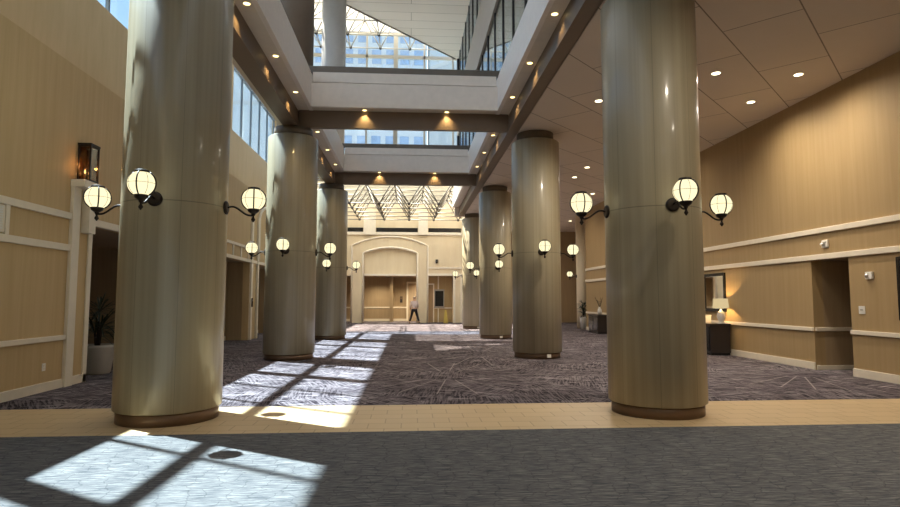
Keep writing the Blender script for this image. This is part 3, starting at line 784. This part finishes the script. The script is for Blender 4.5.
# alarm devices
r = empty('fire_alarm', (WR, 12.3, 2.74)); MB().box(-.05, 0, -.09, .09, 0, .17).build('housing', M['white'], r, .012); MB().box(-.062, -.05, -.04, .05, .04, .13).build('strobe_lens', M['steel'], r, .006)
MB().tube([(-.05, .04, .085), (-.10, .04, .085)], .03, 12).build('speaker_horn', M['white'], r)
tag(r, 'white fire alarm strobe on the band between the rails above the right opening', 'alarm')
r = empty('wall_sensor', (WR, 11.1, 2.0)); MB().box(-.05, 0, -.09, .09, 0, .15).build('housing', M['white'], r, .012); MB().sphere((-.06, .03, .07), .04, 14, 8).build('lens', M['steel'], r)
tag(r, 'small beige wall sensor right of the opening, above the control plate', 'sensor')
r = empty('control_plate', (WR, 11.36, 1.3)); MB().box(-.015, 0, -.08, .08, 0, .16).build('plate', M['white'], r, .004)
tr_ = MB(); tr_.prism_z([(-.022, -.035), (-.012, -.035), (-.012, .035), (-.022, .035)], .07, .10); tr_.build('rocker', M['steel'], r)
tag(r, 'square white control plate right of the opening, above the chair rail', 'switch')
# far console and plant
r = empty('side_cabinet', (8.92, 27.3, 0))
MB().box(-.26, .26, -.75, .75, .82, .87).build('top', M['dark'], r, .006); MB().box(-.23, .25, -.7, .7, .06, .82).build('cabinet_body', M['dark'], r, .006)
for s in (-1, 1):
    d = MB().box(-.245, -.23, s*.35-.32, s*.35+.32, .1, .78).build('door', M['black'], r, .004); MB().box(-.26, -.245, s*.06-.01, s*.06+.01, .4, .55).build('handle', M['steel'], d)
MB().box(-.22, .24, -.68, .68, 0, .06).build('base', M['black'], r)
tag(r, 'dark cabinet deep in the right aisle, left of the front right column', 'cabinet')
r = empty('vase', (8.95, 27.1, .87)); MB().lathe([(.06, 0), (.11, .12), (.09, .25), (.04, .33), (.055, .37)], 20).build('body', M['ceramic'], r)
br = MB()
for i in range(14):
    a = random.uniform(0, 2*PI); l_ = random.uniform(.25, .5); br.tube([(0,0,.3), (.10*math.cos(a)*l_*2, .10*math.sin(a)*l_*2, .3+l_*.6), (.22*math.cos(a)*l_*2, .22*math.sin(a)*l_*2, .35+l_)], .006, 5)
br.build('branches', M['soil'], r)
tag(r, 'pale vase of twigs on the far dark cabinet in the right aisle', 'vase')
r = empty('potted_plant', (9.27, 30.7, 0))
MB().lathe([(.17, 0), (.22, .62), (.24, .66), (.21, .66), (.20, .6)], 28).build('pot', M['white'], r)
MB().lathe([(.001, .61), (.2, .61)], 20, (0,0,0), True, False).build('soil', M['soil'], r)
lv = MB(); st = MB().tube([(0,0,.55), (.02,.02,1.1)], .02, 8)
for i in range(90): blade(lv, (random.uniform(-.05,.05), random.uniform(-.05,.05), random.uniform(.7, 1.35)), random.uniform(0, 2*PI), random.uniform(.1, 1.3), random.uniform(.25, .5), .05, random.uniform(.1, .6))
st.build('stem', M['soil'], r); lv.build('foliage', M['leaf'], r)
tag(r, 'leafy plant in a tall white pot at the far end of the right wall', 'plant')

# ------------------------------------------------------------------ things at the far wall
r = empty('display_screen', (2.055, 40.84, 1.05))
MB().box(-.36, .36, -.06, .05, -.06, 1.24).build('bezel', M['steel'], r, .01); MB().box(-.29, .29, -.07, -.055, .06, 1.13).build('screen', M['black'], r)
tag(r, 'tall black display screen in a silver frame in the far right niche', 'screen')
r = empty('floor_sign', (2.42, 39.3, 0))
MB().prism_y([(-.15, 0), (.15, 0), (.05, .85), (-.05, .85)], -.03, -.015).build('front_panel', M['yellow'], r).rotation_euler = (-.12, 0, 0)
MB().prism_y([(-.15, 0), (.15, 0), (.05, .85), (-.05, .85)], .18, .195).build('back_panel', M['yellow'], r).rotation_euler = (.12, 0, 0)
tag(r, 'slim yellowish standing sign on the floor below the black screen', 'sign')
r = empty('wall_sign', (-.62, 42.93, 1.35)); MB().box(-.09, .09, -.02, .03, 0, .45).build('plate', M['dark'], r, .005); MB().box(-.07, .07, -.026, -.02, .25, .4).build('panel', M['plinth'], r)
tag(r, 'small brown plaque on the lobby wall left of the dark door', 'sign')
r = empty('security_camera', (1.83, FAR-.02, 4.15)); MB().sphere((0,-.1,0), .11, 14, 8).build('dome', M['black'], r); MB().box(-.08,.08,-.06,.02,.04,.16).build('mount', M['iron'], r)
tag(r, 'small dark camera dome on the far wall right of the arch', 'camera')

# person walking away, seen from behind
def skin_body(name, mat, verts, edges, radii, parent, sub=2, root=0):
    me = bpy.data.meshes.new(name); me.from_pydata(verts, edges, [])
    o = bpy.data.objects.new(name, me); COL.objects.link(o); o.parent = parent
    o.modifiers.new('skin', 'SKIN'); sd = o.modifiers.new('sub', 'SUBSURF'); sd.levels = sd.render_levels = sub
    if not me.skin_vertices: me.attributes.new('x', 'FLOAT', 'POINT')
    bm = bmesh.new(); bm.from_mesh(me); ly = bm.verts.layers.skin.verify(); bm.verts.ensure_lookup_table()
    for i, rr in enumerate(radii):
        bm.verts[i][ly].radius = rr if isinstance(rr, tuple) else (rr, rr)
        bm.verts[i][ly].use_root = (i == root)
    bm.to_mesh(me); bm.free(); me.materials.append(mat)
    for p_ in me.polygons: p_.use_smooth = True
    o.modifiers['skin'].use_smooth_shade = True
    return o
pr = empty('person', (.30, 38.8, 0), 0)
V = [(0,0,.93), (.0,.01,1.15), (0,.0,1.38), (0,-.0,1.50), (0,.02,1.60), (0,.03,1.70),            # pelvis..head
     (-.18,0,1.42), (-.25,.03,1.15), (-.24,.13,.92), (-.235,.17,.84),                             # left arm
     (.18,0,1.42), (.25,.02,1.16), (.20,.20,1.02), (.16,.26,.98),                                 # right arm
     (-.10,0,.88), (-.19,.10,.50), (-.31,.0,.09), (-.31,.14,.04),                                 # left leg
     (.10,0,.88), (.20,-.04,.50), (.32,-.26,.12), (.33,-.13,.05)]                                 # right leg
E_ = [(0,1),(1,2),(2,3),(3,4),(4,5),(2,6),(6,7),(7,8),(8,9),(2,10),(10,11),(11,12),(12,13),(0,14),(14,15),(15,16),(16,17),(0,18),(18,19),(19,20),(20,21)]
Rd = [(.15,.11),(.14,.10),(.15,.10),.055,.085,.075,.062,.045,.035,.030,.062,.045,.035,.030,.085,.062,.045,.035,.085,.062,.045,.035]
skin_body('body', M['skin'], V, E_, Rd, pr)
VS = [(0,0,.98), (0,.01,1.15), (0,0,1.38), (0,0,1.46), (-.185,0,1.42), (-.25,.03,1.18), (-.245,.10,1.0), (.185,0,1.42), (.25,.02,1.18), (.215,.15,1.06)]
skin_body('shirt', M['shirt'], VS, [(0,1),(1,2),(2,3),(2,4),(4,5),(5,6),(2,7),(7,8),(8,9)], [(.17,.125),(.16,.12),(.17,.12),.07,.08,.062,.052,.08,.062,.052], pr)
VT = [(0,0,.96), (-.10,0,.88), (-.19,.10,.50), (-.31,.0,.12), (.10,0,.88), (.20,-.04,.50), (.32,-.26,.15)]
skin_body('trousers', M['trouser'], VT, [(0,1),(1,2),(2,3),(0,4),(4,5),(5,6)], [(.17,.13),.105,.082,.068,.105,.082,.068], pr)
for fx, fy, fz, rot in ((-.31,.07,.0,0), (.325,-.19,.02,-.25)):
    s = MB().sphere((0,0,.05), .055, 14, 8).build('shoe', M['black'], pr); s.scale = (.9, 2.4, .95); s.location = (fx, fy, fz); s.rotation_euler = (rot,0,0)
h = MB().sphere((0,0,0), .105, 20, 12).build('hair', M['hair'], pr); h.location = (0,.0,1.70); h.scale = (.86,.98,1.0)
nz = MB().sphere((0,.125,1.655), .018, 8, 6).build('nose', M['skin'], pr)
tag(pr, 'person with fair hair, pale shirt and dark trousers walking by the arch pier', 'person')

# ------------------------------------------------------------------ outside
struct(MB().box(-120, 120, 44, 140, -.6, -.4), 'ground', M['ground'])
r = empty('office_building', (0, 66, 0)); 
MB().box(-22, 1.9, 0, 16, -.5, 52).build('wall', M['facade'], r)
for i in range(9):
    for j in range(8):
        x = -12.6+i*1.62; z = 16+j*2.55
        if x+1.0 < 1.8: MB().box(x, x+1.05, -.06, .02, z, z+1.7).build('window', M['facade_win'], r)
tag(r, 'pale office building with blue windows outside the end glazing', 'building')
r = empty('apartment_tower', (0, 74, 0)); MB().box(2.4, 24, 0, 12, -.5, 60).build('wall', M['white'], r)
tag(r, 'plain white building edge outside, right of the blue windows', 'building')

# ------------------------------------------------------------------ camera and view
cam = bpy.data.cameras.new('camera'); co = bpy.data.objects.new('camera', cam); COL.objects.link(co)
f_px, pitch, yaw, roll = 582.63, .0783, .0687, .0008
cam.sensor_fit = 'HORIZONTAL'; cam.sensor_width = 36; cam.lens = 36*f_px/900
cam.clip_start = .05; cam.clip_end = 400
fw = Vector((math.sin(yaw)*math.cos(pitch), math.cos(yaw)*math.cos(pitch), math.sin(pitch)))
co.location = (0, 0, 1.6); co.rotation_euler = fw.to_track_quat('-Z', 'Y').to_euler()
scn.camera = co
vs = scn.view_settings; vs.view_transform = 'Standard'; vs.look = 'None'; vs.gamma = 1; vs.exposure = 0.2; vs.use_curve_mapping = False
